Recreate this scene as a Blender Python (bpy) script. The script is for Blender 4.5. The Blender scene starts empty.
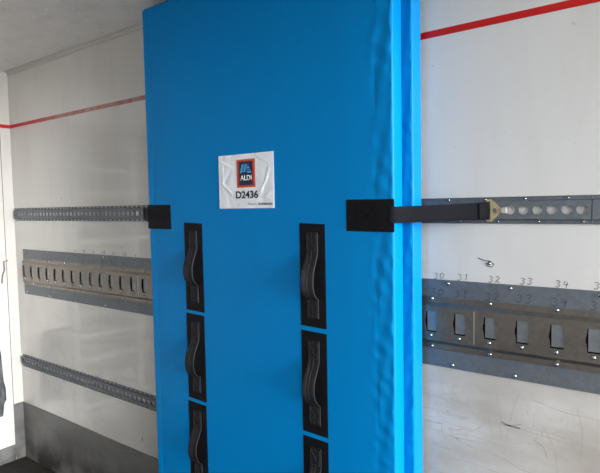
import bpy, bmesh, math, random
from mathutils import Vector, Matrix, noise

random.seed(7)
S = bpy.context.scene
C = bpy.context.collection
EYE = 1.4757            # height of the camera above the floor
WY = 1.49               # inner face of the side wall with the rails
EX = -3.242             # inner face of the front end wall
LX = 1.0                # rear opening of the load space
WL = -0.96              # opposite side wall
CZ = EYE + 0.7946       # ceiling

# ---------------------------------------------------------------- camera
cd = bpy.data.cameras.new('camera')
cam = bpy.data.objects.new('camera', cd)
C.objects.link(cam)
F, YAW, PIT, ROL = 537.588632589707, 0.6525620861725164, 0.05919041126087656, -0.018972148627774126
r = Vector((math.cos(YAW), math.sin(YAW), 0))
fw = Vector((-math.sin(YAW), math.cos(YAW), 0))
up = Vector((0, 0, 1))
f2 = fw * math.cos(PIT) - up * math.sin(PIT)
u2 = up * math.cos(PIT) + fw * math.sin(PIT)
r3 = r * math.cos(ROL) + u2 * math.sin(ROL)
u3 = u2 * math.cos(ROL) - r * math.sin(ROL)
M = Matrix((r3, u3, -f2)).transposed().to_4x4()
M.translation = Vector((0, 0, EYE))
cam.matrix_world = M
cd.sensor_width = 36
cd.lens = F / 600 * 36
cd.clip_start = 0.02
S.camera = cam

# ---------------------------------------------------------------- daylight through the open rear
w = bpy.data.worlds.new('sky')
S.world = w
w.use_nodes = True
nt = w.node_tree
nt.nodes.clear()
tc = nt.nodes.new('ShaderNodeTexCoord')
sep = nt.nodes.new('ShaderNodeSeparateXYZ')
ramp = nt.nodes.new('ShaderNodeValToRGB')
bg = nt.nodes.new('ShaderNodeBackground')
out = nt.nodes.new('ShaderNodeOutputWorld')
nt.links.new(tc.outputs['Generated'], sep.inputs[0])
nt.links.new(sep.outputs['Z'], ramp.inputs[0])
nt.links.new(ramp.outputs[0], bg.inputs[0])
nt.links.new(bg.outputs[0], out.inputs[0])
ramp.color_ramp.elements[0].position = 0.0
ramp.color_ramp.elements[0].color = (0.80, 0.86, 0.92, 1)
ramp.color_ramp.elements[1].position = 0.7
ramp.color_ramp.elements[1].color = (0.95, 0.99, 1.06, 1)
bg.inputs['Strength'].default_value = 4.7

ld = bpy.data.lights.new('rear_opening_portal', 'AREA')
ld.shape = 'RECTANGLE'
ld.size = CZ - 0.1
ld.size_y = (WY - WL) - 0.1
ld.cycles.is_portal = True
lo = bpy.data.objects.new('rear_opening_portal', ld)
lo.location = (LX - 0.05, (WY + WL) / 2, CZ / 2)
lo.rotation_euler = (0, math.radians(90), 0)
C.objects.link(lo)

sl = bpy.data.lights.new('low_sun', 'SUN')
sl.energy = 10.6
sl.angle = math.radians(32)
sl.color = (1.0, 0.99, 0.97)
so = bpy.data.objects.new('low_sun', sl)
so.rotation_euler = Vector((1.0, -0.03, 0.0)).to_track_quat('Z', 'Y').to_euler()
so.location = (6, 0, 3)
C.objects.link(so)

vs = S.view_settings
S.display_settings.display_device = 'sRGB'
vs.view_transform = 'Standard'
vs.look = 'None'
vs.exposure = 0.33
vs.gamma = 1
vs.use_curve_mapping = False

# ---------------------------------------------------------------- materials
def srgb(r_, g, b):
    def f(c):
        c /= 255.0
        return c / 12.92 if c <= 0.04045 else ((c + 0.055) / 1.055) ** 2.4
    return (f(r_), f(g), f(b), 1)

class Mat:
    def __init__(s, name, col, rough=0.5, metal=0.0, spec=0.5, coat=0.0, coat_rough=0.1):
        s.m = bpy.data.materials.new(name)
        s.m.use_nodes = True
        s.t = s.m.node_tree
        s.b = s.t.nodes['Principled BSDF']
        s.b.inputs['Base Color'].default_value = col
        s.b.inputs['Roughness'].default_value = rough
        s.b.inputs['Metallic'].default_value = metal
        s.b.inputs['Specular IOR Level'].default_value = spec
        s.b.inputs['Coat Weight'].default_value = coat
        s.b.inputs['Coat Roughness'].default_value = coat_rough
        s.tc = s.n('ShaderNodeTexCoord')
        s.col = None
    def n(s, k, **kw):
        x = s.t.nodes.new(k)
        for a, v in kw.items():
            setattr(x, a, v)
        return x
    def l(s, a, b):
        s.t.links.new(a, b)
    def noise(s, scale, sc3=(1, 1, 1), detail=4, rot=(0, 0, 0), rough=0.5, dist=0.0):
        mp = s.n('ShaderNodeMapping')
        mp.inputs['Scale'].default_value = sc3
        mp.inputs['Rotation'].default_value = rot
        s.l(s.tc.outputs['Object'], mp.inputs[0])
        x = s.n('ShaderNodeTexNoise')
        x.inputs['Scale'].default_value = scale
        x.inputs['Detail'].default_value = detail
        x.inputs['Roughness'].default_value = rough
        x.inputs['Distortion'].default_value = dist
        s.l(mp.outputs[0], x.inputs['Vector'])
        return x.outputs['Fac']
    def rng(s, v, a, b, c=0.0, d=1.0):
        x = s.n('ShaderNodeMapRange')
        x.inputs[1].default_value = a
        x.inputs[2].default_value = b
        x.inputs[3].default_value = c
        x.inputs[4].default_value = d
        s.l(v, x.inputs[0])
        return x.outputs[0]
    def math(s, op, a, b):
        x = s.n('ShaderNodeMath', operation=op)
        for i, v in enumerate((a, b)):
            if isinstance(v, (int, float)):
                x.inputs[i].default_value = v
            else:
                s.l(v, x.inputs[i])
        return x.outputs[0]
    def mix(s, fac, colb):
        x = s.n('ShaderNodeMix', data_type='RGBA')
        s.l(fac, x.inputs[0])
        if s.col is None:
            x.inputs[6].default_value = s.b.inputs['Base Color'].default_value
        else:
            s.l(s.col, x.inputs[6])
        x.inputs[7].default_value = colb
        s.col = x.outputs[2]
        s.l(s.col, s.b.inputs['Base Color'])
    def bump(s, h, strength=0.2, dist=0.002):
        x = s.n('ShaderNodeBump')
        x.inputs['Strength'].default_value = strength
        x.inputs['Distance'].default_value = dist
        s.l(h, x.inputs['Height'])
        s.l(x.outputs[0], s.b.inputs['Normal'])
    def line(s, scale, sc3, rot, width, detail=2, dist=0.3):
        v = s.noise(scale, sc3, detail, rot, dist=dist)
        a = s.math('ABSOLUTE', s.math('SUBTRACT', v, 0.5), 0)
        return s.rng(a, 0.0, width, 1.0, 0.0)

def sepz(m):
    x = m.n('ShaderNodeSeparateXYZ')
    m.l(m.tc.outputs['Object'], x.inputs[0])
    return x.outputs

WHITE = srgb(220, 217, 212)
def white_wall(name, scratched):
    m = Mat(name, WHITE, 0.32, spec=0.5, coat=0.6, coat_rough=0.06)
    m.mix(m.rng(m.noise(2.2, (1, 1, 0.35), 4), 0.42, 0.75, 0, 0.35), srgb(196, 188, 178))
    m.mix(m.rng(m.noise(7, (2, 1, 0.4), 4), 0.5, 0.8, 0, 0.22), srgb(190, 184, 176))
    if scratched:
        z = sepz(m)['Z']
        low = m.math('MULTIPLY', m.rng(z, EYE - 0.10, EYE - 0.60, 0.0, 1.0), m.rng(sepz(m)['X'], -2.2, -0.9, 0.22, 1.0))
        blot = m.rng(m.noise(5, (1, 1, 1), 3), 0.42, 0.62)
        a = m.line(3.0, (1, 1, 7), (0, 0.35, 0), 0.010)
        b = m.line(4.0, (1, 1, 9), (0, 0.10, 0), 0.008)
        c = m.line(6.0, (7, 1, 1), (0, 0.25, 0), 0.008)
        d = m.line(7.0, (1, 1, 5), (0, -0.8, 0), 0.008)
        sm = m.math('MAXIMUM', m.math('MAXIMUM', a, b), m.math('MAXIMUM', c, d))
        blot2 = m.rng(m.noise(5, (1, 1, 1), 3), 0.44, 0.62)
        k = m.math('MULTIPLY', m.math('MULTIPLY', sm, blot2), low)
        m.mix(m.math('MULTIPLY', k, 0.6), srgb(96, 80, 70))
        sp = m.rng(m.noise(40, (1, 1, 1), 1), 0.78, 0.82, 0, 0.7)
        m.mix(m.math('MULTIPLY', sp, m.rng(z, EYE + 0.5, EYE - 0.5, 0.2, 1)), srgb(70, 66, 62))
        m.mix(m.math('MULTIPLY', m.rng(m.noise(3.5, (1, 1, 2.2), 5), 0.36, 0.62, 0.35, 0.9), low), srgb(170, 161, 150))
    m.bump(m.noise(3.0, (1, 1, 0.4), 2), 0.25, 0.01)
    return m.m

M_wall = white_wall('white_gelcoat_side', True)
M_end = white_wall('white_gelcoat_end', False)
mc = Mat('ceiling_gelcoat', srgb(236, 234, 230), 0.3, coat=0.3, coat_rough=0.15)
mc.mix(mc.rng(mc.noise(14, (1, 1, 1), 5), 0.5, 0.75, 0, 0.3), srgb(176, 172, 166))
mc.bump(mc.noise(50, (1, 1, 1), 4), 0.25, 0.003)
M_ceil = mc.m
mt = Mat('trim_alu', srgb(196, 192, 186), 0.4, 0.0)
mt.mix(mt.rng(mt.noise(6, (0.3, 1, 1), 4), 0.45, 0.8, 0, 0.5), srgb(140, 136, 130))
M_trim = mt.m
mk = Mat('grey_kick', srgb(112, 112, 110), 0.5)
mk.mix(mk.rng(mk.noise(5, (1, 1, 2), 5), 0.45, 0.75, 0, 0.5), srgb(88, 85, 81))
kz = sepz(mk)['Z']
mk.mix(mk.math('MULTIPLY', mk.rng(kz, 0.30, 0.02, 0, 1), mk.rng(mk.noise(9, (1, 1, 1), 5), 0.42, 0.62)), srgb(52, 47, 43))
mk.mix(mk.math('MULTIPLY', mk.line(5, (1, 1, 6), (0, 0.2, 0), 0.012), 0.5), srgb(70, 66, 60))
M_kick = mk.m
mf = Mat('floor_mat', srgb(44, 40, 37), 0.7)
mf.mix(mf.rng(mf.noise(18, (1, 1, 1), 6), 0.4, 0.65), srgb(24, 22, 20))
mf.mix(mf.rng(mf.noise(5, (0.4, 2, 1), 5), 0.55, 0.75, 0, 0.6), srgb(70, 61, 52))
mf.bump(mf.noise(160, (1, 1, 1), 2), 0.6, 0.002)
M_floor = mf.m
M_ground = Mat('asphalt', srgb(74, 73, 72), 0.9)
M_ground.mix(M_ground.rng(M_ground.noise(30), 0.4, 0.6), srgb(56, 55, 54))
M_ground = M_ground.m
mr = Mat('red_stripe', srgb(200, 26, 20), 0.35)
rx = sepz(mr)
grey_mix = mr.rng(mr.noise(26, (1.0, 1, 0.2), 3), 0.36, 0.62, 0.35, 0.92)
mr.mix(mr.math('MULTIPLY', grey_mix, mr.rng(rx['X'], -2.75, -2.95, 1, 0)), srgb(176, 148, 142))  # noisy grey mixed in from near the corner up to the panel
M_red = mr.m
# the piece right of the panel has no grey mixed in
M_red2 = Mat('red_stripe_plain', srgb(200, 24, 18), 0.35)
M_red2.mix(M_red2.rng(M_red2.noise(14), 0.45, 0.8, 0, 0.35), srgb(160, 22, 18))
M_red2 = M_red2.m

def vinyl(name, col):
    m = Mat(name, col, 0.40, spec=0.10)
    m.mix(m.rng(m.noise(2.5, (1, 1, 0.6), 3), 0.4, 0.8, 0, 0.25), srgb(0, 120, 196))
    m.bump(m.noise(260, (1, 1, 1), 2), 0.08, 0.0006)
    return m.m
M_blue = vinyl('blue_vinyl', srgb(0, 127, 194))

def steel(name, col, rough, dark):
    m = Mat(name, col, rough, 0.85)
    v = m.n('ShaderNodeTexVoronoi')
    v.inputs['Scale'].default_value = 90
    m.l(m.tc.outputs['Object'], v.inputs['Vector'])
    m.mix(m.rng(v.outputs['Color'], 0.2, 1.0, 0, 0.35), dark)
    m.mix(m.rng(m.noise(7, (1, 1, 2), 4), 0.5, 0.8, 0, 0.45), dark)
    m.bump(m.noise(30, (1, 1, 1), 3), 0.15, 0.001)
    return m.m
M_steel = steel('galvanised_steel', srgb(130, 135, 140), 0.6, srgb(100, 104, 109))
M_plate = steel('slotted_plate_steel', srgb(134, 127, 119), 0.36, srgb(100, 95, 90))
M_back = steel('back_pan_shade', srgb(34, 35, 37), 0.7, srgb(24, 25, 26))  # colour kept dark in place of the shade inside the slots
M_tab = steel('tab_steel', srgb(160, 164, 166), 0.5, srgb(128, 133, 136))
M_rivet = Mat('rivet_steel', srgb(190, 190, 188), 0.25, 1.0)
M_rivet.mix(M_rivet.rng(M_rivet.noise(60), 0.4, 0.8, 0, 0.5), srgb(150, 150, 148))
M_rivet = M_rivet.m

def web(name, col, col2, rough=0.7):
    m = Mat(name, col, rough, spec=0.15)
    v = m.n('ShaderNodeTexWave')
    v.bands_direction = 'X'
    v.inputs['Scale'].default_value = 160
    v.inputs['Distortion'].default_value = 0.5
    m.l(m.tc.outputs['Object'], v.inputs['Vector'])
    m.mix(m.rng(v.outputs['Fac'], 0.3, 0.9, 0, 0.6), col2)
    m.bump(v.outputs['Fac'], 0.4, 0.0006)
    return m.m
M_patch = Mat('black_patch_vinyl', srgb(12, 12, 17), 0.62, spec=0.2)
M_patch.mix(M_patch.rng(M_patch.noise(30, (1, 1, 1), 4), 0.45, 0.75, 0, 0.6), srgb(20, 20, 26))
M_patch.bump(M_patch.noise(90), 0.2, 0.001)
M_patch = M_patch.m
M_loop = web('black_loop_webbing', srgb(26, 26, 29), srgb(42, 42, 45), 0.5)
M_strap = web('dark_strap_webbing', srgb(15, 16, 23), srgb(24, 25, 33), 0.7)
M_fold = web('black_fold_webbing', srgb(10, 11, 15), srgb(17, 18, 22), 0.6)
M_thread = Mat('grey_thread', srgb(40, 40, 43), 0.8)
M_thread.mix(M_thread.rng(M_thread.noise(200), 0.4, 0.7), srgb(50, 50, 54))
M_thread = M_thread.m
mb = Mat('passivated_brass', srgb(212, 200, 150), 0.4, 0.7)
mb.mix(mb.rng(mb.noise(30), 0.45, 0.7, 0, 0.6), srgb(196, 150, 130))
M_brass = mb.m
M_bright = Mat('bright_latch_steel', srgb(232, 230, 226), 0.3, 0.7)
M_bright.mix(M_bright.rng(M_bright.noise(80), 0.5, 0.8, 0, 0.4), srgb(180, 178, 172))
M_bright = M_bright.m

ms = Mat('sticker_film', srgb(240, 243, 248), 0.32, coat=0.3)
ms.bump(ms.noise(9, (1, 1, 1), 2, dist=1.5), 0.5, 0.01)
M_stick = ms.m
def flat(name, col, col2=None, rough=0.45, scale=60):
    m = Mat(name, col, rough)
    m.mix(m.rng(m.noise(scale), 0.45, 0.75, 0, 0.5), col2 or col)
    return m.m
M_orange = flat('logo_orange', srgb(214, 92, 52), srgb(190, 60, 34), scale=90)
M_dred = flat('logo_red', srgb(178, 44, 28), srgb(196, 66, 40))
M_navy = flat('logo_navy', srgb(26, 38, 66), srgb(34, 46, 74))
M_cyan = flat('logo_cyan', srgb(84, 178, 226), srgb(120, 200, 236))
M_mid = flat('logo_mid_blue', srgb(40, 124, 190), srgb(60, 150, 205))
M_wtxt = flat('logo_white', srgb(236, 236, 232), srgb(220, 220, 216))
M_ink = flat('print_ink', srgb(26, 26, 28), srgb(44, 44, 46))
M_ink2 = flat('small_print_ink', srgb(70, 70, 74), srgb(110, 110, 112))
M_marker = flat('marker_ink', srgb(46, 46, 50), srgb(170, 168, 164), scale=220)
M_marker2 = flat('faint_marker_ink', srgb(54, 58, 64), srgb(92, 98, 104), scale=220)
M_scrape = Mat('scraped_plate', srgb(58, 62, 66), 0.5, 0.3)
M_scrape.mix(M_scrape.rng(M_scrape.noise(25, (1, 1, .4), 6), 0.4, 0.7), srgb(104, 109, 112))
M_scrape = M_scrape.m
M_gap = flat('black_gasket', srgb(104, 100, 94), srgb(140, 134, 126))

# ---------------------------------------------------------------- helpers
def obj(name, bm, mat, parent=None, smooth=False):
    bmesh.ops.recalc_face_normals(bm, faces=bm.faces[:])
    me = bpy.data.meshes.new(name)
    bm.to_mesh(me)
    bm.free()
    me.materials.append(mat)
    if smooth:
        for p in me.polygons:
            p.use_smooth = True
        try:
            me.set_sharp_from_angle(angle=math.radians(smooth if smooth is not True else 40))
        except Exception:
            pass
    o = bpy.data.objects.new(name, me)
    C.objects.link(o)
    if parent:
        o.parent = parent
    return o

def tag(o, label, cat, group=None):
    o['label'] = label
    o['category'] = cat
    if group:
        o['group'] = group
    return o

def struct(name, bm, mat, parent=None, smooth=False):
    o = obj(name, bm, mat, parent, smooth)
    if not parent:
        o['kind'] = 'structure'
    return o

def box(bm, x0, x1, y0, y1, z0, z1, bev=0.0):
    t = bmesh.new()
    bmesh.ops.create_cube(t, size=1)
    for v in t.verts:
        v.co = Vector(((x0 + x1) / 2 + v.co.x * (x1 - x0), (y0 + y1) / 2 + v.co.y * (y1 - y0), (z0 + z1) / 2 + v.co.z * (z1 - z0)))
    if bev:
        bmesh.ops.bevel(t, geom=t.edges[:], offset=bev, segments=2, profile=0.7, affect='EDGES')
    merge(bm, t)
    return bm

def merge(bm, t):
    me = bpy.data.meshes.new('tmp')
    t.to_mesh(me)
    t.free()
    bm.from_mesh(me)
    bpy.data.meshes.remove(me)

def B(*a, **k):
    return box(bmesh.new(), *a, **k)

def prism(bm, pts, depth, fn):
    """closed outline pts (a,b); fn(a,b,d) -> point; d = 0 and depth"""
    f_ = [bm.verts.new(fn(a, b, 0)) for a, b in pts]
    g_ = [bm.verts.new(fn(a, b, depth)) for a, b in pts]
    bm.faces.new(f_)
    bm.faces.new(g_[::-1])
    n = len(pts)
    for i in range(n):
        bm.faces.new((f_[i], g_[i], g_[(i + 1) % n], f_[(i + 1) % n]))
    return bm

def ribbon(bm, path, width, thick, fn):
    """flat ribbon strokes along a 2D polyline"""
    L, R = [], []
    n = len(path)
    for i, (a, b) in enumerate(path):
        p0 = path[max(0, i - 1)]
        p1 = path[min(n - 1, i + 1)]
        dx, dy = p1[0] - p0[0], p1[1] - p0[1]
        d = math.hypot(dx, dy) or 1
        nx, ny = -dy / d * width / 2, dx / d * width / 2
        L.append((a + nx, b + ny))
        R.append((a - nx, b - ny))
    for i in range(n - 1):
        prism(bm, [L[i], L[i + 1], R[i + 1], R[i]], thick, fn)
    return bm

def plate_holes(bm, cells, yf, depth, N=24):
    """cells: (x0,x1,z0,z1,hole) with hole None or outline list; a plate with real openings; front at yf, back at yf+depth"""
    def rayhit(cx, cz, a, x0, x1, z0, z1):
        dx, dz = math.cos(a), math.sin(a)
        t = 1e9
        if dx > 1e-9: t = min(t, (x1 - cx) / dx)
        if dx < -1e-9: t = min(t, (x0 - cx) / dx)
        if dz > 1e-9: t = min(t, (z1 - cz) / dz)
        if dz < -1e-9: t = min(t, (z0 - cz) / dz)
        return (cx + dx * t, cz + dz * t)
    for x0, x1, z0, z1, hole in cells:
        if hole is None:
            bm.faces.new([bm.verts.new((x, yf, z)) for x, z in ((x0, z0), (x1, z0), (x1, z1), (x0, z1))])
            continue
        cx = sum(p[0] for p in hole) / len(hole)
        cz = sum(p[1] for p in hole) / len(hole)
        angs = set()
        for x, z in hole: angs.add(round(math.atan2(z - cz, x - cx), 5))
        for x, z in ((x0, z0), (x1, z0), (x1, z1), (x0, z1)): angs.add(round(math.atan2(z - cz, x - cx), 5))
        angs = sorted(angs)
        def inner(a):
            dx, dz = math.cos(a), math.sin(a)
            best = None
            n = len(hole)
            for i in range(n):
                ax, az = hole[i]; bx_, bz = hole[(i + 1) % n]
                ex, ez = bx_ - ax, bz - az
                det = -dx * ez + dz * ex
                if abs(det) < 1e-12: continue
                rx_, rz = ax - cx, az - cz
                t = (-rx_ * ez + rz * ex) / det
                s_ = (dx * rz - dz * rx_) / det
                if t > 0 and -1e-3 <= s_ <= 1 + 1e-3:
                    if best is None or t > best: best = t
            best = best or 0.005
            return (cx + dx * best, cz + dz * best)
        O = [bm.verts.new((p[0], yf, p[1])) for p in (rayhit(cx, cz, a, x0, x1, z0, z1) for a in angs)]
        ip = [inner(a) for a in angs]
        I = [bm.verts.new((p[0], yf, p[1])) for p in ip]
        K = [bm.verts.new((p[0], yf + depth, p[1])) for p in ip]
        n = len(angs)
        for i in range(n):
            j = (i + 1) % n
            bm.faces.new((O[i], O[j], I[j], I[i]))
            bm.faces.new((I[i], I[j], K[j], K[i]))
    bmesh.ops.remove_doubles(bm, verts=bm.verts[:], dist=1e-5)

def catmull(P, n=8):
    out_ = []
    for i in range(len(P) - 1):
        p0 = P[max(0, i - 1)]; p1 = P[i]; p2 = P[i + 1]; p3 = P[min(len(P) - 1, i + 2)]
        for k in range(n):
            t = k / n
            out_.append(tuple(0.5 * ((2 * b) + (-a + c) * t + (2 * a - 5 * b + 4 * c - d) * t * t + (-a + 3 * b - 3 * c + d) * t ** 3) for a, b, c, d in zip(p0, p1, p2, p3)))
    out_.append(tuple(P[-1]))
    return out_

def dome(rad, h, seg=14, rings=5):
    bm = bmesh.new()
    rows = []
    for i in range(rings):
        a = math.pi / 2 * i / rings
        rr = rad * math.cos(a)
        rows.append([bm.verts.new((rr * math.cos(2 * math.pi * k / seg), -h * math.sin(a), rr * math.sin(2 * math.pi * k / seg))) for k in range(seg)])
    top = bm.verts.new((0, -h, 0))
    for i in range(rings - 1):
        for k in range(seg):
            bm.faces.new((rows[i][k], rows[i][(k + 1) % seg], rows[i + 1][(k + 1) % seg], rows[i + 1][k]))
    for k in range(seg):
        bm.faces.new((rows[-1][k], rows[-1][(k + 1) % seg], top))
    return bm

# ---------------------------------------------------------------- the load space shell
T = 0.06
struct('wall_right', B(EX - T, LX, WY, WY + T, -0.02, CZ + T), M_wall)
struct('wall_left', B(EX - T, LX, WL - T, WL, -0.02, CZ + T), M_end)
wf = struct('wall_front', B(EX - T, EX, WL, WY, -0.02, CZ + T), M_end)
struct('floor', B(EX, LX, WL, WY, -0.06, 0.0), M_floor)
struct('ground', B(-12, 60, -40, 40, -1.3, -1.2), M_ground)
cb = B(EX, LX, WL, WY, CZ, CZ + T)
ceil = struct('ceiling', cb, M_ceil)
# tiny glossy domes added on the ceiling to catch glints
M_glint = Mat('glint_gloss', srgb(225, 224, 220), 0.12, coat=1.0, coat_rough=0.05)
M_glint.mix(M_glint.rng(M_glint.noise(50), 0.4, 0.7, 0, 0.3), srgb(206, 204, 200))
M_glint = M_glint.m
for i in range(26):
    x = -2.30 + random.random() * 0.42
    y = 1.12 + random.random() * 0.23
    t = dome(0.0028 + random.random() * 0.0022, 0.0024, 10, 4)
    for v in t.verts:
        v.co = Vector((x + v.co.x, y + v.co.z, CZ + v.co.y))
    obj('glint_dome', t, M_glint, ceil, smooth=60)

# angle trim between ceiling and side wall
def angle_trim(y, sgn):
    bm = bmesh.new()
    prof = [(0, 0), (0.022, 0), (0.020, -0.0025), (0.010, -0.005), (0.005, -0.010), (0.0022, -0.014), (0.0022, -0.022), (0, -0.024)]
    prism(bm, prof, LX - EX, lambda a, b, d: Vector((EX + d, y - sgn * a, CZ + b)))
    return bm
struct('trim_1', angle_trim(WY, 1), M_trim)
struct('trim_2', angle_trim(WL, -1), M_trim)

# end wall: corner strip and recessed-edge door leaf with a gasket line
SY = 1.432
door = struct('door_1', B(EX, EX + 0.004, 0.30, SY - 0.003, 0.095, CZ - 0.10, 0.001), M_end)
obj('gasket', B(EX, EX + 0.0046, SY - 0.0035, SY, 0.02, CZ - 0.10), M_gap, door)
bm = bmesh.new()
for p in ([(1.436, -0.292), (1.414, -0.296), (1.416, -0.345), (1.404, -0.372), (1.398, -0.42)],):
    ribbon(bm, [(a, EYE + b) for a, b in p], 0.006, 0.008, lambda a, b, d: Vector((EX + 0.003 + d, a, b)))
obj('latch', bm, M_gap, door)
bm = bmesh.new()
prism(bm, [(1.200, EYE - 0.74), (1.362, EYE - 0.745), (1.374, EYE - 0.83), (1.381, EYE - 0.99), (1.390, EYE - 1.03), (1.391, EYE - 1.10), (1.378, EYE - 1.12), (1.368, EYE - 1.19), (1.200, EYE - 1.21)], 0.004,
      lambda a, b, d: Vector((EX + 0.003 + d, a, b)))
obj('scuff_plate', bm, M_scrape, door)
# unseen slatted guard added to cut bounce; grid inferred from wall reflection
M_guard = flat('unseen_guard_grey', srgb(84, 84, 82), srgb(72, 72, 70), scale=8)
M_guard2 = flat('unseen_guard_frame', srgb(190, 189, 186), srgb(172, 171, 168), scale=8)
bm = B(EX + 0.004, EX + 0.020, -0.80, 1.18, 0.12, 2.05)
obj('unseen_guard_sheet', bm, M_guard, door)
bm = bmesh.new()
for i in range(13):
    z = 0.16 + i * 0.155
    box(bm, EX + 0.020, EX + 0.032, -0.80, 1.18, z, z + 0.030)
for y in (-0.80, -0.32, 0.17, 0.66, 1.13):
    box(bm, EX + 0.020, EX + 0.034, y, y + 0.05, 0.12, 2.05)
obj('unseen_guard_grille', bm, M_guard2, door)
struct('baseboard_front', B(EX, EX + 0.005, WL, SY - 0.003, 0.0, 0.093, 0.001), M_kick)
struct('baseboard_corner', B(EX, EX + 0.005, SY, WY, 0.0, 0.334, 0.001), M_kick)
struct('baseboard_right', B(EX + 0.005, LX, WY - 0.005, WY, 0.0, 0.333, 0.001), M_kick)
struct('baseboard_left', B(EX + 0.005, LX, WL, WL + 0.005, 0.0, 0.333, 0.001), M_kick)

# red stripes set into the walls
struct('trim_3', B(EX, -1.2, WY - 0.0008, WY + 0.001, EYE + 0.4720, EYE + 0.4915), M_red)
struct('trim_4', B(-1.2, LX, WY - 0.0008, WY + 0.001, EYE + 0.4720, EYE + 0.4915), M_red2)
struct('trim_5', B(EX - 0.001, EX + 0.0046, WL, WY, EYE + 0.4720, EYE + 0.4915), M_red2)
struct('trim_6', B(EX, LX, WL - 0.001, WL + 0.0008, EYE + 0.4720, EYE + 0.4915), M_red2)

# ---------------------------------------------------------------- rails
RIV = dome(0.0058, 0.0044)
riv_me = bpy.data.meshes.new('rivet')
RIV.to_mesh(riv_me)
RIV.free()
riv_me.materials.append(M_rivet)
for p in riv_me.polygons: p.use_smooth = True
rivet0 = None
def rivet(parent, x, y, z, s=1.0):
    global rivet0
    if rivet0 is None:
        o = bpy.data.objects.new('rivet', riv_me)
        rivet0 = o
    else:
        o = rivet0.copy()
    C.objects.link(o)
    o.parent = parent
    o.location = (x, y, z)
    o.scale = (s, s, s)
    return o

def in_view(x):
    return x < -2.0 or -0.662 < x < 0.02

PITCH = 0.0346
HOLE0 = -0.391
def airline_rail(x0, x1, z0, z1, label, group, rivets=True):
    zc = (z0 + z1) / 2
    hh = (z1 - z0) / 2
    ch = hh * 0.66
    bm = bmesh.new()
    yf, yp = WY - 0.0022, WY - 0.0115
    k0 = math.ceil((x0 + 0.006 - HOLE0) / PITCH - 0.35)
    cells = []
    x = x0
    k = k0
    while True:
        c = HOLE0 + k * PITCH
        a, b = c - PITCH / 2, c + PITCH / 2
        if a < x0 + 0.002:
            k += 1
            continue
        if b > x1 - 0.002:
            break
        if x < a - 1e-6:
            cells.append((x, a, zc - ch, zc + ch, None))
        h = [(c + 0.0135 * math.cos(t) * (1.0 if math.cos(t) > 0 else 0.92), zc + 0.0118 * math.sin(t) + (0.0015 if math.cos(t) < -0.2 and math.sin(t) > 0 else 0)) for t in [2 * math.pi * i / 18 for i in range(18)]]
        cells.append((a, b, zc - ch, zc + ch, h))
        x = b
        k += 1
    if x < x1:
        cells.append((x, x1, zc - ch, zc + ch, None))
    plate_holes(bm, cells, yp, 0.003)
    # bevels, flanges and their lips
    for s in (-1, 1):
        prof = [(zc + s * ch, yp), (zc + s * (ch + 0.003), yf), (zc + s * (hh - 0.0022), yf), (zc + s * (hh - 0.002), yf - 0.0022), (zc + s * hh, yf - 0.0022), (zc + s * hh, WY)]
        for i in range(len(prof) - 1):
            if i == 1: continue
            (za, ya), (zb, yb) = prof[i], prof[i + 1]
            bm.faces.new([bm.verts.new(q) for q in ((x0, ya, za), (x1, ya, za), (x1, yb, zb), (x0, yb, zb))])
        # pressed slots along the flange
        za, zb2 = sorted((zc + s * (ch + 0.003), zc + s * (hh - 0.0022)))
        n = int((x1 - x0) / PITCH)
        cl = []
        for i in range(n):
            a = x0 + i * PITCH
            c = a + PITCH / 2
            zz = (za + zb2) / 2
            hw, hz = 0.0090, 0.0028
            if c > -1.2:
                cl.append((a, a + PITCH, za, zb2, None))
            else:
                cl.append((a, a + PITCH, za, zb2, [(c - hw, zz - hz * .4), (c - hw + .002, zz - hz), (c + hw - .002, zz - hz), (c + hw, zz - hz * .4), (c + hw, zz + hz * .4), (c + hw - .002, zz + hz), (c - hw + .002, zz + hz), (c - hw, zz + hz * .4)]))
        cl.append((x0 + n * PITCH, x1, za, zb2, None))
        plate_holes(bm, cl, yf, 0.0008)
    for xx in (x0, x1):
        sgn = 1
        for (a, b, ya) in ((zc - ch, zc + ch, yp), (zc - hh, zc + hh, yf)):
            bm.faces.new([bm.verts.new(q) for q in ((xx, ya, a), (xx, WY, a), (xx, WY, b), (xx, ya, b))])
    o = obj('perforated_rail', bm, M_steel)
    tag(o, label, 'rail', group)
    if rivets:
        n = int((x1 - x0) / (PITCH * 3))
        for i in range(n + 1):
            x = x0 + 0.03 + i * PITCH * 3
            if x > x1 - 0.01 or not in_view(x): continue
            rivet(o, x, yf - 0.0005, zc + hh * 0.83, 0.62)
            rivet(o, x + PITCH, yf - 0.0005, zc - hh * 0.83, 0.62)
    return o
g = 'perforated lashing rails on the side wall'
airline_rail(-3.222, -0.2315, EYE - 0.0617, EYE + 0.0106, 'long narrow galvanised rail with round holes at strap height, running behind the blue panel', g)
airline_rail(-0.2295, 0.9, EYE - 0.0617, EYE + 0.0106, 'short end of galvanised round-hole rail past the joint at the right picture edge', g)
airline_rail(-3.214, 0.9, EYE - 0.9210, EYE - 0.8500, 'lowest perforated rail on the wall left of the panel, just above the grey kick strip', g, rivets=False)

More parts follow.
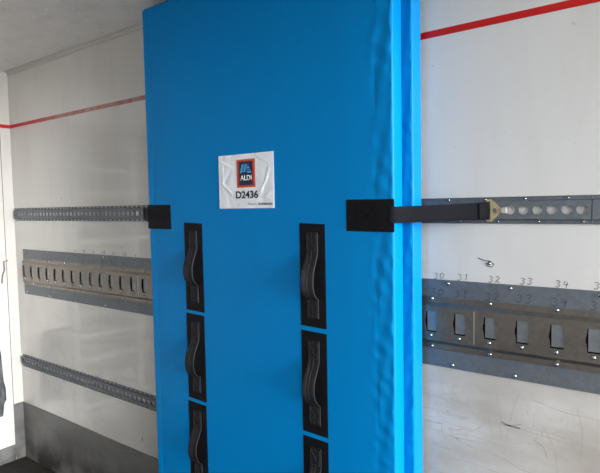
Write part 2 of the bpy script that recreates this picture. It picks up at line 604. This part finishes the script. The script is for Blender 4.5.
# wide slotted rail
SP = 0.0855
S0 = -0.478
zt, zb = EYE - 0.2263, EYE - 0.4843
pt, pb = zt - 0.050, zt - 0.208       # edges of the flanges
bt, bb = zt - 0.078, zt - 0.180       # centre plate edges
yf, yp = WY - 0.004, WY - 0.0125
RX0, RX1 = -3.150, 0.9
bm = bmesh.new()
zc = (zt + zb) / 2 + 0.004
cells = []
k = math.ceil((RX0 + 0.02 + SP / 2 - S0) / SP)
k = round((-3.126 - S0) / SP)
x = RX0
while True:
    c = S0 + k * SP
    if c + SP / 2 > RX1: break
    a, b = max(RX0 + 0.0015, c - SP / 2), c + SP / 2
    if x < a - 1e-6:
        cells.append((x, a, bb, bt, None))
    hw, hh = 0.0195, 0.0310
    h = [(c - hw + 0.004, zc + hh), (c + hw - 0.004, zc + hh), (c + hw - 0.002, zc + hh * 0.35), (c + hw, zc + hh * 0.25), (c + hw, zc - hh * 0.25), (c + hw - 0.002, zc - hh * 0.35),
         (c + hw - 0.003, zc - hh), (c - hw + 0.004, zc - hh), (c - hw + 0.002, zc - hh * 0.35), (c - hw, zc - hh * 0.2), (c - hw, zc + hh * 0.2), (c - hw + 0.002, zc + hh * 0.35)]
    cells.append((a, b, bb, bt, h))
    x = b
    k += 1
cells.append((x, RX1, bb, bt, None))
plate_holes(bm, cells, yp, 0.0035)
yg = yf + 0.0012
for za, ya, zb_, yb in ((bt, yp, zt - 0.068, yg), (zt - 0.068, yg, pt + 0.001, yg), (bb, yp, zt - 0.191, yg), (zt - 0.191, yg, pb - 0.001, yg)):
    bm.faces.new([bm.verts.new(q) for q in ((RX0, ya, za), (RX1, ya, za), (RX1, yb, zb_), (RX0, yb, zb_))])
bm.faces.new([bm.verts.new(q) for q in ((RX0, yp, bb), (RX0, WY, pb), (RX0, WY, pt), (RX0, yp, bt))])
wide = bpy.data.objects.new('slotted_rail', None)
wide.location = (0, 0, 0)
C.objects.link(wide)
tag(wide, 'wide galvanised slotted lashing rail with riveted flanges below the strap', 'rail')
obj('slotted_plate', bm, M_plate, wide)
kk = round((-3.126 - S0) / SP)
while S0 + kk * SP < RX1 - 0.04:
    c = S0 + kk * SP
    if in_view(c):
        obj('slot_backing', B(c - 0.0140, c + 0.030, yp + 0.0070, yp + 0.0080, zc - 0.0285, zc + 0.036, 0.0003), M_tab, wide)
    kk += 1
obj('back_plate', B(RX0, RX1, WY - 0.0025, WY, pb - 0.004, pt + 0.004), M_back, wide)
for nm, a, b in (('flange', pt, zt), ('flange', zb, pb)):
    bm = B(RX0, RX1, yf, WY, a, b, 0.0006)
    # rolled inner edge
    e = a if nm == 'flange' and a == pt else b
    box(bm, RX0, RX1, yf - 0.0015, yf + 0.001, e - 0.0015, e + 0.0015)
    obj(nm, bm, M_steel, wide)
obj('joint_seam', B(-0.5215, -0.5205, yp - 0.0006, yp + 0.001, bb + 0.004, bt - 0.004), M_bright, wide)
obj('joint_seam', B(-2.0605, -2.0590, yp - 0.0006, yp + 0.001, bb + 0.004, bt - 0.004), M_bright, wide)
k = round((-3.126 - S0) / SP)
while S0 + k * SP < RX1:
    c = S0 + k * SP
    if in_view(c):
        rivet(wide, c - 0.001, yp, zc - 0.0405)
    if k % 2 == 0 and in_view(c):
        rivet(wide, c - 0.002, yg, zt - 0.0575)
        rivet(wide, c - 0.002, yg, zt - 0.1995)
    k += 1
for x in (-0.588, -0.413, -0.20, -3.13, -2.87, -2.60, -2.34, -2.09):
    if in_view(x):
        rivet(wide, x - (0.012 if x > -1 else 0), yf, zt - 0.010)
        rivet(wide, x, yf, zb + 0.010)

# handwritten slot numbers
DIG = {
 '0': [[(.5, 1), (.15, .75), (.1, .35), (.4, 0), (.8, .25), (.9, .7), (.5, 1)]],
 '1': [[(.35, .8), (.55, 1), (.5, 0)]],
 '2': [[(.1, .8), (.45, 1), (.8, .75), (.5, .35), (.05, .05), (.5, .08), (.95, .0)]],
 '3': [[(.1, .95), (.5, 1), (.8, .8), (.4, .55), (.8, .35), (.5, 0), (.05, .08)]],
 '4': [[(.3, 1), (.1, .45), (.85, .5)], [(.65, .85), (.6, 0)]],
 '5': [[(.85, 1), (.25, .95), (.2, .55), (.7, .55), (.8, .25), (.5, 0), (.1, .05)]],
 '6': [[(.7, 1), (.2, .5), (.3, .05), (.75, .1), (.7, .45), (.25, .4)]],
 '7': [[(.1, .95), (.85, 1), (.4, 0)]],
 '8': [[(.5, .52), (.15, .8), (.5, 1), (.85, .8), (.5, .52), (.15, .2), (.5, 0), (.85, .22), (.5, .52)]],
 '9': [[(.8, .65), (.4, .5), (.2, .8), (.6, 1), (.8, .65), (.7, 0)]],
}
def write(num, cx, z, h, y, mat, parent, wd=0.0028, clip=None, label=None):
    bm = bmesh.new()
    n = len(num)
    w_ = h * 0.85
    for i, ch in enumerate(num):
        ox = cx - n * w_ * 0.62 + i * w_ * 1.25
        jz = random.uniform(-.08, .08) * h
        for st in DIG[ch]:
            pts = [(ox + a * w_ + b * h * 0.12, z + jz + b * h) for a, b in st]
            ribbon(bm, pts, wd, 0.0004, lambda a, b, d: Vector((a, y - d, b)))
    o = obj('handwritten_number', bm, mat, parent)
    if label: o['label'] = label
    return o
wallr = bpy.data.objects['wall_right']
for i, x in enumerate((-0.628, -0.556, -0.468, -0.384, -0.297, -0.209)):
    write(str(30 + i), x, zt + 0.0025, 0.017, WY, M_marker, wallr, 0.0017)
    write(str(30 + i), x - 0.004, zt - 0.047, 0.021, yf, M_marker2, wide, 0.002, label='faint marker number on the flange')
for i, n in enumerate(('7', '8', '9', '10', '11', '12')):
    x = -2.60 + i * SP
    write(n, x, zt + 0.003, 0.016, WY, M_marker, wallr, 0.0017)
    write(n, x - 0.004, zt - 0.045, 0.019, yf, M_marker2, wide, 0.0018, label='faint marker number on the flange')
bm = bmesh.new()
cx, cz = -0.486, EYE - 0.172
ribbon(bm, [(cx - 0.028, cz + 0.014), (cx - 0.012, cz + 0.008), (cx + 0.006, cz + 0.006), (cx + 0.016, cz - 0.002), (cx + 0.010, cz - 0.010), (cx - 0.003, cz - 0.007), (cx - 0.006, cz + 0.001)], 0.0026, 0.0004, lambda a, b, d: Vector((a, WY - d, b)))
obj('pen_mark', bm, M_marker, wallr)
M_scr = flat('scrape_brown', srgb(172, 160, 150), srgb(206, 200, 194), scale=40)
M_scd = flat('scrape_dark', srgb(140, 132, 126), srgb(180, 173, 166), scale=50)
SC = [([(-.675, -.572), (-.581, -.589), (-.48, -.613), (-.412, -.619), (-.323, -.626), (-.218, -.632), (-.05, -.645)], .0022, 0),
      ([(-.45, -.611), (-.428, -.616), (-.412, -.618), (-.398, -.6175)], .0060, 1), ([(-.44, -.618), (-.415, -.613), (-.395, -.606)], .0022, 1),
      ([(-.66, -.764), (-.56, -.752), (-.47, -.757)], .0016, 0), ([(-.60, -.685), (-.53, -.672), (-.452, -.680)], .0014, 0), ([(-.47, -.500), (-.455, -.58), (-.448, -.66)], .0014, 0),
      ([(-.40, -.520), (-.425, -.60), (-.44, -.70)], .0012, 0), ([(-.37, -.53), (-.30, -.548), (-.20, -.552)], .0018, 0), ([(-.34, -.60), (-.31, -.66), (-.305, -.74)], .0014, 0),
      ([(-.50, -.705), (-.44, -.715), (-.40, -.73), (-.36, -.735)], .0016, 0), ([(-.62, -.52), (-.59, -.56), (-.585, -.60)], .0014, 0), ([(-.56, -.50), (-.50, -.53), (-.43, -.535)], .0012, 0),
      ([(-.30, -.67), (-.24, -.69), (-.15, -.70)], .0016, 0), ([(-.26, -.53), (-.245, -.60), (-.25, -.66)], .0012, 0), ([(-.365, -.64), (-.34, -.655), (-.33, -.68)], .0016, 1)]
for path, wd, k in SC:
    bm = bmesh.new()
    ribbon(bm, [(a, EYE + b + 0.0015 * noise.noise(Vector((a * 60, b * 60, 1)))) for a, b in catmull(path, 9)], wd * 0.75, 0.00025, lambda a, b, d: Vector((a, WY - d, b)))
    obj('scratch', bm, (M_scr, M_scd)[k], wallr)
rv = rivet(wallr, cx + 0.003, WY, cz, 0.95)

# ---------------------------------------------------------------- blue padded panels
PT = 0.0594
YB2 = 1.465
YF2 = YB2 - PT
YB1 = YF2
YF1 = YB1 - PT
def padded_panel(name, x0, x1, y0, y1, z0, z1, seed, label, group, pillow=1.0):
    rad = 0.007
    cs = []          # (x, y, margin distance from right edge on the front, weight)
    # front face left -> right, dense near both margins
    xs = []
    x = x0 + rad
    while x < x1 - rad:
        xs.append(x)
        d = min(x - x0, x1 - x)
        x += 0.004 if d < 0.09 else 0.016
    xs.append(x1 - rad)
    for x in xs: cs.append((x, y0, 'f'))
    def arc(cx, cy, a0, a1, n=5):
        return [(cx + rad * math.cos(a0 + (a1 - a0) * i / n), cy + rad * math.sin(a0 + (a1 - a0) * i / n), 'c') for i in range(1, n)]
    cs += arc(x1 - rad, y0 + rad, -math.pi / 2, 0)
    for i in range(9): cs.append((x1, y0 + rad + (y1 - y0 - 2 * rad) * i / 8, 's'))
    cs += arc(x1 - rad, y1 - rad, 0, math.pi / 2)
    cs.append((x1 - rad, y1, 'b')); cs.append((x0 + rad, y1, 'b'))
    cs += arc(x0 + rad, y1 - rad, math.pi / 2, math.pi)
    for i in range(5): cs.append((x0, y1 - rad - (y1 - y0 - 2 * rad) * i / 4, 'l'))
    cs += arc(x0 + rad, y0 + rad, math.pi, 1.5 * math.pi)
    bm = bmesh.new()
    nz = int((z1 - z0) / 0.009)
    rows = []
    for j in range(nz + 1):
        z = z0 + (z1 - z0) * j / nz
        row = []
        endd = min(z - z0, z1 - z)
        sh = 0.0
        if endd < rad:
            sh = rad - math.sqrt(max(0, rad * rad - (rad - endd) ** 2))
        for x, y, k in cs:
            dx = dy = 0.0
            if k == 'f':
                d = x1 - x
                if d < 0.085:
                    env = min(1, d / 0.012) * (1 if d < 0.052 else max(0, 1 - (d - 0.052) / 0.033))
                    nn = noise.noise(Vector((x * 6 + seed, 0, z * 5)))
                    ph = z / 0.084 + 0.8 * nn
                    slope = d / 0.10 * (1 if math.sin(z * 9 + seed) > -0.3 else -1)
                    a = 1.3 * math.sin(2 * math.pi * (ph + d / 0.11)) * math.cos(2 * math.pi * (z / 0.121 - d / 0.10 + nn)) + 0.5 * math.sin(2 * math.pi * (ph * 1.13 - d / 0.08))
                    a = a * (0.75 + 0.5 * noise.noise(Vector((seed, z * 7, 3))))
                    dy = -0.0014 * env * a - 0.0008 * env * noise.noise(Vector((x * 40, seed, z * 40)))
                    # stitched welt
                    wl = 0.058 + 0.006 * noise.noise(Vector((seed * 2, 1.3, z * 3)))
                    dy += 0.0009 * math.exp(-((d - wl) / 0.0040) ** 2) * (0.6 + 0.4 * math.sin(z * 21 + seed))
                dl = x - x0
                if pillow == 0 and d > 0.03: dy = 0.0
                if dl < 0.07 and pillow:
                    env = min(1, dl / 0.012) * max(0, 1 - dl / 0.07)
                    dy += -0.0022 * env * noise.noise(Vector((x * 12, seed + 5, z * 7)))
                    dy += 0.0010 * math.exp(-((dl - 0.038) / 0.006) ** 2)
                # broad shallow pillowing of the foam
                m_ = min(1.0, min(d, dl) / 0.15)
                dy += pillow * (-0.0022 * m_ * (1 - (1 - m_) ** 2) - 0.0012 * m_ * noise.noise(Vector((x * 2.4, seed, z * 2.1))))
            elif k == 's':
                dx = 0.0010 * noise.noise(Vector((seed, y * 30, z * 9)))
            elif k == 'l':
                dx = -0.0012 * noise.noise(Vector((seed, y * 20, z * 8)))
            elif k == 'c' and y < (y0 + y1) / 2:
                dx = 0.0007 * noise.noise(Vector((seed, 3.0, z * 26)))
                dy = 0.0007 * noise.noise(Vector((seed, 8.0, z * 26)))
            sx = x + dx
            sy = y + dy
            if sh:
                sx += sh * (1 if x < (x0 + x1) / 2 else -1) * (1 if min(x - x0, x1 - x) < rad + 1e-4 else 0)
                sy += sh * (1 if y < (y0 + y1) / 2 else -1)
            row.append(bm.verts.new((sx, sy, z)))
        rows.append(row)
    n = len(cs)
    for j in range(nz):
        for i in range(n):
            bm.faces.new((rows[j][i], rows[j][(i + 1) % n], rows[j + 1][(i + 1) % n], rows[j + 1][i]))
    bm.faces.new(rows[0])
    bm.faces.new(rows[-1][::-1])
    o = obj(name, bm, M_blue, smooth=60)
    tag(o, label, 'insulating panel', group)
    return o
PX0, PX1 = -1.789, -0.6998
ZTOP = EYE + 0.775
g = 'blue padded panels strapped to the wall'
panel = padded_panel('insulated_panel', PX0, PX1, YF1, YB1 - 0.0004, 0.0, ZTOP, 1.7,
                     'front blue vinyl padded panel with black handles and a white sticker', g)
back = padded_panel('insulated_panel', -1.762, -0.6690, YF2 + 0.0004, YB2, 0.0, ZTOP - 0.01, 9.3,
                    'rear blue vinyl padded panel, a narrow strip sandwiched between front panel and wall', g, pillow=0.0)

# ---- handles sewn on the front panel
YS = YF1 - 0.0025     # surface the patches lie on
def patch(x0, x1, z0, z1, name='handle_patch', parent=panel, slant=0.004):
    bm = bmesh.new()
    nx, nz = 6, 12
    y1, y0 = YF1 + 0.001, YS - 0.0022
    F_, K_ = [], []
    for j in range(nz + 1):
        fr, bk = [], []
        for i in range(nx + 1):
            x = x0 + (x1 - x0) * i / nx
            z = z0 + (z1 - z0) * j / nz + slant * (0.5 - i / nx)
            e = 0.0008 * noise.noise(Vector((x * 25, 2, z * 25)))
            edge = 0.0012 if i in (0, nx) or j in (0, nz) else 0
            fr.append(bm.verts.new((x, y0 + e + edge, z)))
            bk.append(bm.verts.new((x, y1, z)))
        F_.append(fr); K_.append(bk)
    for j in range(nz):
        for i in range(nx):
            bm.faces.new((F_[j][i], F_[j][i + 1], F_[j + 1][i + 1], F_[j + 1][i]))
            bm.faces.new((K_[j][i], K_[j + 1][i], K_[j + 1][i + 1], K_[j][i + 1]))
    for j in range(nz):
        for i in (0, nx):
            bm.faces.new((F_[j][i], F_[j + 1][i], K_[j + 1][i], K_[j][i]))
    for i in range(nx):
        for j in (0, nz):
            bm.faces.new((F_[j][i], F_[j][i + 1], K_[j][i + 1], K_[j][i]))
    return obj(name, bm, M_patch, parent, smooth=50)

def loop_mesh(xc, zt_, bulge, wd=0.046, twist=0.0, sag=0.0):
    """webbing running down the patch: sewn flat, bulging out as a grab loop, sewn flat"""
    ys = YS - 0.0030
    P = [(xc, ys, zt_, 0), (xc, ys, zt_ - 0.030, 0), (xc, ys - 0.0005, zt_ - 0.062, 0), (xc - 0.001, ys - bulge * 0.36, zt_ - 0.088, .4), (xc - 0.003, ys - bulge * 0.86, zt_ - 0.120, .9),
         (xc - 0.004, ys - bulge * 1.03, zt_ - 0.150 - sag, 1), (xc - 0.003, ys - bulge * 0.86, zt_ - 0.178 - sag, .8), (xc, ys - bulge * 0.40, zt_ - 0.197 - sag, .3), (xc + 0.001, ys - 0.001, zt_ - 0.204, 0),
         (xc, ys, zt_ - 0.225, 0), (xc, ys, zt_ - 0.268, 0)]
    pts = catmull(P, 6)
    bm = bmesh.new()
    rows = []
    for i, (x, y, z, tw) in enumerate(pts):
        a = pts[max(0, i - 1)]; b = pts[min(len(pts) - 1, i + 1)]
        ty, tz = b[1] - a[1], b[2] - a[2]
        d = math.hypot(ty, tz) or 1
        ny, nz_ = tz / d, -ty / d      # outward: -Y for a downward run
        th = 0.0026
        row = []
        prof = [(-1, 0), (-.92, 1), (-.5, 1), (-.45, .72), (-.05, .72), (0, 1.05), (.05, .72), (.45, .72), (.5, 1), (.92, 1), (1, 0), (.9, -.2), (-.9, -.2)]
        for u_, v_ in prof:
            off = u_ * wd / 2
            yy = y + ny * th * v_ + twist * tw * off * 0.9
            row.append(bm.verts.new((x + off * (1 - 0.10 * abs(tw)), yy, z + nz_ * th * v_)))
        rows.append(row)
    n = len(rows[0])
    for j in range(len(rows) - 1):
        for i in range(n):
            bm.faces.new((rows[j][i], rows[j][(i + 1) % n], rows[j + 1][(i + 1) % n], rows[j + 1][i]))
    bm.faces.new(rows[0]); bm.faces.new(rows[-1][::-1])
    return bm

def stitches(xc, z1, z0, hw):
    bm = bmesh.new()
    y = YS - 0.0057
    fn = lambda a, b, d: Vector((a, y - d, b))
    a, b = xc - hw, xc + hw
    for p in ([(a, z0), (b, z0)], [(b, z0), (b, z1)], [(b, z1), (a, z1)], [(a, z1), (a, z0)], [(a, z0), (b, z1)], [(a, z1), (b, z0)]):
        ribbon(bm, p, 0.0011, 0.0009, fn)
    return bm

cols = [(-1.5745, -1.4765, [(-0.0605, -0.390), (-0.4025, -0.7295), (-0.7430, -1.072)]),
        (-1.0285, -0.9310, [(-0.0590, -0.3835), (-0.3985, -0.7265), (-0.7410, -1.070)])]
names = [['top', 'middle', 'bottom'], ['top', 'middle', 'bottom']]
for ci, (x0, x1, zs) in enumerate(cols):
    for ri, (a, b) in enumerate(zs):
        dx = -0.003 * ri if ci == 0 else 0
        p = patch(x0 + dx, x1 + dx, EYE + b, EYE + a, slant=0.003)
        xc = (x0 + x1) / 2 + dx + 0.001
        zt_ = EYE + a - 0.028
        lp = obj('handle_loop', loop_mesh(xc, zt_, [0.026, 0.023][ci] + 0.003 * (ri == 1), 0.045, twist=[0.25, 0.30][ci] * (1 - 0.25 * ri), sag=0.006 * ((ri + ci) % 2)), M_loop, p, smooth=30)
        lp['label'] = 'grey-black webbing grab loop'
        st = stitches(xc, zt_ - 0.008, zt_ - 0.056, 0.017)
        obj('stitching', st, M_thread, p)
        obj('stitching', stitches(xc, zt_ - 0.212, zt_ - 0.260, 0.017), M_thread, p)

# ---- strap patches (black squares at the two edges, part of the panel)
pR = patch(-0.8530, PX1 + 0.0015, EYE - 0.0810, EYE + 0.0115, 'strap_patch', slant=0.0015)
pL = patch(PX0 - 0.0015, -1.6500, EYE - 0.0850, EYE + 0.0095, 'strap_patch', slant=0.0015)
fn = lambda a, b, d: Vector((a, YS - 0.0030 - d, b))
for pp, cx, hw in ((pR, -0.785, 0.034), (pL, -1.715, 0.030)):
    st = bmesh.new()
    z0, z1 = EYE - 0.062, EYE - 0.008
    for q in ([(cx - hw, z0), (cx + hw, z0)], [(cx + hw, z0), (cx + hw, z1)], [(cx + hw, z1), (cx - hw, z1)], [(cx - hw, z1), (cx - hw, z0)], [(cx - hw, z0), (cx + hw, z1)], [(cx - hw, z1), (cx + hw, z0)]):
        ribbon(st, q, 0.0009, 0.0006, fn)
    obj('stitching', st, M_fold, pp)

# ---- straps with hooks in the rail
ZR = EYE - 0.0255
def strap(name, label, P, width, hook_x, hook_y, direction, hook_mat):
    """P: list of (x,y,z) along the belt"""
    root = bpy.data.objects.new(name, None)
    root.location = (0, 0, 0)
    C.objects.link(root)
    tag(root, label, 'strap', 'belts holding the panels to the rail')
    pts = catmull([tuple(p) for p in P], 8)
    def belt(pts, wd, th, nm, mat):
        bm = bmesh.new()
        rows = []
        for i, (x, y, z) in enumerate(pts):
            a = pts[max(0, i - 1)]; b = pts[min(len(pts) - 1, i + 1)]
            tx, ty = b[0] - a[0], b[1] - a[1]
            d = math.hypot(tx, ty) or 1
            nx, ny = ty / d, -tx / d
            if ny > 0: nx, ny = -nx, -ny
            rows.append([bm.verts.new((x + nx * u_ * th, y + ny * u_ * th, z + v_ * wd / 2)) for u_, v_ in ((0, -1), (.8, -.97), (1, -.9), (1, -.3), (.8, 0), (1, .3), (1, .9), (.8, .97), (0, 1))])
        n = 9
        for j in range(len(rows) - 1):
            for i in range(n):
                bm.faces.new((rows[j][i], rows[j][(i + 1) % n], rows[j + 1][(i + 1) % n], rows[j + 1][i]))
        bm.faces.new(rows[0]); bm.faces.new(rows[-1][::-1])
        return obj(nm, bm, mat, root, smooth=30)
    belt(pts, width, 0.0022, 'webbing', M_strap)
    # doubled end around the hook bar
    m_ = pts[-4:]
    fold = [(x, y - 0.0030, z) for x, y, z in m_]
    fold.append((fold[-1][0] + direction * 0.006, fold[-1][1] + 0.002, fold[-1][2]))
    belt(fold, width * 1.04, 0.0035, 'folded_end', M_fold)
    # hook plate: bar behind the fold, tapering body with an eye, bright latch tongue
    bm = bmesh.new()
    fy = lambda a, b: Vector((hook_x + direction * a, hook_y, ZR + b))
    hole = [(0.0215 + 0.0068 * math.cos(t), 0.0068 * math.sin(t)) for t in [2 * math.pi * i / 16 for i in range(16)]]
    outline = [(0.000, -0.0300), (0.012, -0.0300), (0.036, -0.0075), (0.044, -0.0065), (0.044, 0.0065), (0.036, 0.0075), (0.012, 0.0300), (0.000, 0.0300),
               (0.000, 0.0250), (0.0095, 0.0250), (0.0095, -0.0250), (0.000, -0.0250)]
    # top sheet: triangulated outline with the eye, by a fill
    vs_o = [bm.verts.new(fy(a, b)) for a, b in outline]
    vs_h = [bm.verts.new(fy(a, b)) for a, b in hole]
    ed = [bm.edges.new((vs_o[i], vs_o[(i + 1) % len(vs_o)])) for i in range(len(vs_o))]
    ed += [bm.edges.new((vs_h[i], vs_h[(i + 1) % 16])) for i in range(16)]
    bmesh.ops.triangle_fill(bm, edges=ed, use_beauty=True, use_dissolve=False)
    geo = bmesh.ops.extrude_face_region(bm, geom=bm.faces[:])
    for v in [v for v in geo['geom'] if isinstance(v, bmesh.types.BMVert)]:
        v.co.y += 0.0032
    hk = obj('hook', bm, hook_mat, root)
    hk['label'] = 'yellowish metal hook plate with a round eye' if hook_mat is M_brass else 'grey metal hook plate'
    bm = bmesh.new()
    xa, xb = sorted((hook_x - direction * 0.001, hook_x + direction * 0.001 + direction * 0.003))
    box(bm, xa, xb, hook_y + 0.0002, hook_y + 0.004, ZR - 0.030, ZR + 0.030, 0.0008)
    obj('hook_bar', bm, hook_mat, root)
    bm = bmesh.new()
    xa, xb = sorted((hook_x + direction * 0.040, hook_x + direction * 0.052))
    box(bm, xa, xb, hook_y - 0.0035, hook_y + 0.010, ZR - 0.0078, ZR + 0.0078, 0.002)
    lt = obj('latch', bm, M_bright, root)
    lt['label'] = 'bright silvery latch tongue'
    return root
HY = WY - 0.0185
strap('tie_down_strap', 'dark grey webbing strap with yellowish hook plate, right of the blue panels',
      [(-0.715, YS - 0.0005, EYE - 0.0335), (-0.698, YS + 0.001, EYE - 0.0335), (-0.660, 1.3720, EYE - 0.0325), (-0.600, 1.408, EYE - 0.0310), (-0.540, 1.4440, EYE - 0.0285), (-0.484, HY + 0.001, EYE - 0.0265)],
      0.0455, -0.484, HY, 1, M_brass)
strap('tie_down_strap', 'short dark strap and metal hook at the left edge of the blue panels',
      [(-1.776, YS - 0.0005, EYE - 0.0335), (-1.792, YS + 0.001, EYE - 0.0335), (-1.840, 1.3760, EYE - 0.032), (-1.910, 1.418, EYE - 0.0295), (-1.982, HY + 0.001, EYE - 0.0265)],
      0.0475, -1.985, HY, -1, M_steel)

# ---------------------------------------------------------------- sticker
def quad_prism(pts, y0, d, mat, name, parent):
    bm = bmesh.new()
    prism(bm, pts, d, lambda a, b, dd: Vector((a, y0 - dd, b)))
    return obj(name, bm, mat, parent)
YP = YF1 - 0.0036
bm = bmesh.new()
# film with gentle raised creases
SX0, SX1, SZ0, SZ1 = -1.381, -1.129, EYE - 0.009, EYE + 0.175
nx, nz = 70, 54
CRE = [((-1.360, 0.075), (-1.318, 0.040), 0.0030), ((-1.185, 0.048), (-1.158, 0.092), 0.0032), ((-1.158, 0.092), (-1.150, 0.120), 0.0022), ((-1.165, 0.030), (-1.148, 0.040), 0.003),
       ((-1.372, 0.155), (-1.320, 0.130), 0.0018), ((-1.358, 0.030), (-1.366, 0.150), 0.0012), ((-1.30, 0.018), (-1.20, 0.022), 0.0010), ((-1.15, 0.14), (-1.20, 0.165), 0.0012)]
def crease(x, z):
    h = 0
    for (ax, az), (bx_, bz), am in CRE:
        vx, vz = bx_ - ax, bz - az
        L2 = vx * vx + vz * vz
        t = max(0, min(1, ((x - ax) * vx + (z - az) * vz) / L2))
        d = math.hypot(x - ax - t * vx, z - az - t * vz)
        h += am * math.exp(-(d / 0.0036) ** 2)
    return h
g_ = []
for j in range(nz + 1):
    row = []
    for i in range(nx + 1):
        x = SX0 + (SX1 - SX0) * i / nx
        z = SZ0 + (SZ1 - SZ0) * j / nz
        row.append(bm.verts.new((x, YP - 0.7 * crease(x, z - EYE), z)))
    g_.append(row)
for j in range(nz):
    for i in range(nx):
        bm.faces.new((g_[j][i], g_[j][i + 1], g_[j + 1][i + 1], g_[j + 1][i]))
bd = [e for e in bm.edges if e.is_boundary]
ex = bmesh.ops.extrude_edge_only(bm, edges=bd)
for v in [v for v in ex['geom'] if isinstance(v, bmesh.types.BMVert)]:
    v.co.y = YF1 + 0.001
sticker = obj('sticker', bm, M_stick, panel, smooth=60)
sticker['label'] = 'white rectangular sticker with orange-framed logo and D2436'
y = YP - 0.0002
def rect(x0, x1, z0, z1): return [(x0, EYE + z0), (x1, EYE + z0), (x1, EYE + z1), (x0, EYE + z1)]
LX0, LX1, LZ0, LZ1 = -1.2930, -1.2090, 0.0615, 0.1570
LXR = LX1 - LX0
quad_prism(rect(LX0, LX1, LZ0, LZ1), y, 0.0006, M_orange, 'logo_frame', sticker)
quad_prism(rect(LX0 + .006, LX1 - .006, LZ0 + .006, LZ1 - .006), y - 0.0006, 0.0003, M_dred, 'logo_inner_frame', sticker)
nx0, nx1, nz0, nz1 = -1.2805, -1.2205, 0.0700, 0.1490
quad_prism(rect(nx0, nx1, nz0, nz1), y - 0.0009, 0.0003, M_navy, 'logo_field', sticker)
# emblem: slanting blue bars left, stepped bars right, making a broad capital A
yy = y - 0.0012
def para(x0, z0, x1, z1, w_):
    return [(x0, EYE + z0), (x0 + w_, EYE + z0), (x1 + w_, EYE + z1), (x1, EYE + z1)]
eb, et = 0.1105, 0.1405
bm = bmesh.new()
bm2 = bmesh.new()
fn = lambda a, b, d: Vector((a, yy - d, b))
for i in range(4):
    x0 = -1.2765 + i * 0.0078
    prism(bm if i % 2 == 0 else bm2, para(x0, eb + (0.0 if i == 0 else 0.003), x0 + 0.0085, et - 0.0015 * (i in (0, 3)), 0.0052), 0.0003, fn)
for i, (a, b, zz) in enumerate(((-1.2445, -1.2240, 0.1110), (-1.2455, -1.2280, 0.1185), (-1.2465, -1.2325, 0.1260), (-1.2475, -1.2370, 0.1330))):
    prism(bm if i % 2 == 0 else bm2, [(a, EYE + zz), (b, EYE + zz), (b - 0.0035, EYE + zz + 0.0048), (a + 0.001, EYE + zz + 0.0048)], 0.0003, fn)
obj('logo_emblem', bm, M_cyan, sticker)
obj('logo_emblem', bm2, M_mid, sticker)

def text(body, x0, x1, z0, z1, mat, name, off=0.0, shear=0.0, y_=None):
    cu = bpy.data.curves.new(name, 'FONT')
    cu.body = body
    cu.size = 1
    cu.offset = off
    cu.shear = shear
    cu.extrude = 0.0
    to = bpy.data.objects.new(name, cu)
    C.objects.link(to)
    bpy.context.view_layer.update()
    dg = bpy.context.evaluated_depsgraph_get()
    me = bpy.data.meshes.new_from_object(to.evaluated_get(dg))
    bpy.data.objects.remove(to)
    xs = [v.co.x for v in me.vertices]; ys = [v.co.y for v in me.vertices]
    ax, bx_, ay, by = min(xs), max(xs), min(ys), max(ys)
    t = bmesh.new()
    t.from_mesh(me)
    bpy.data.meshes.remove(me)
    yb_ = y_ if y_ is not None else y
    for v in t.verts:
        v.co = Vector((x0 + (v.co.x - ax) / (bx_ - ax) * (x1 - x0), yb_, EYE + z0 + (v.co.y - ay) / (by - ay) * (z1 - z0)))
    ge = bmesh.ops.extrude_face_region(t, geom=t.faces[:])
    for v in [v for v in ge['geom'] if isinstance(v, bmesh.types.BMVert)]:
        v.co.y -= 0.0004
    return obj(name, t, mat, sticker)
text('ALDI', -1.2765, -1.2250, 0.0860, 0.1030, M_wtxt, 'logo_lettering', 0.014, y_=y - 0.0012)
text('D2436', -1.3000, -1.1980, 0.0245, 0.0505, M_ink, 'number_lettering', 0.03)
text('Made by', -1.2435, -1.2045, 0.0010, 0.0080, M_ink2, 'small_lettering', 0.0)
text('FLEXIBRAKE', -1.1985, -1.1355, 0.0015, 0.0085, M_ink, 'small_lettering', 0.022)
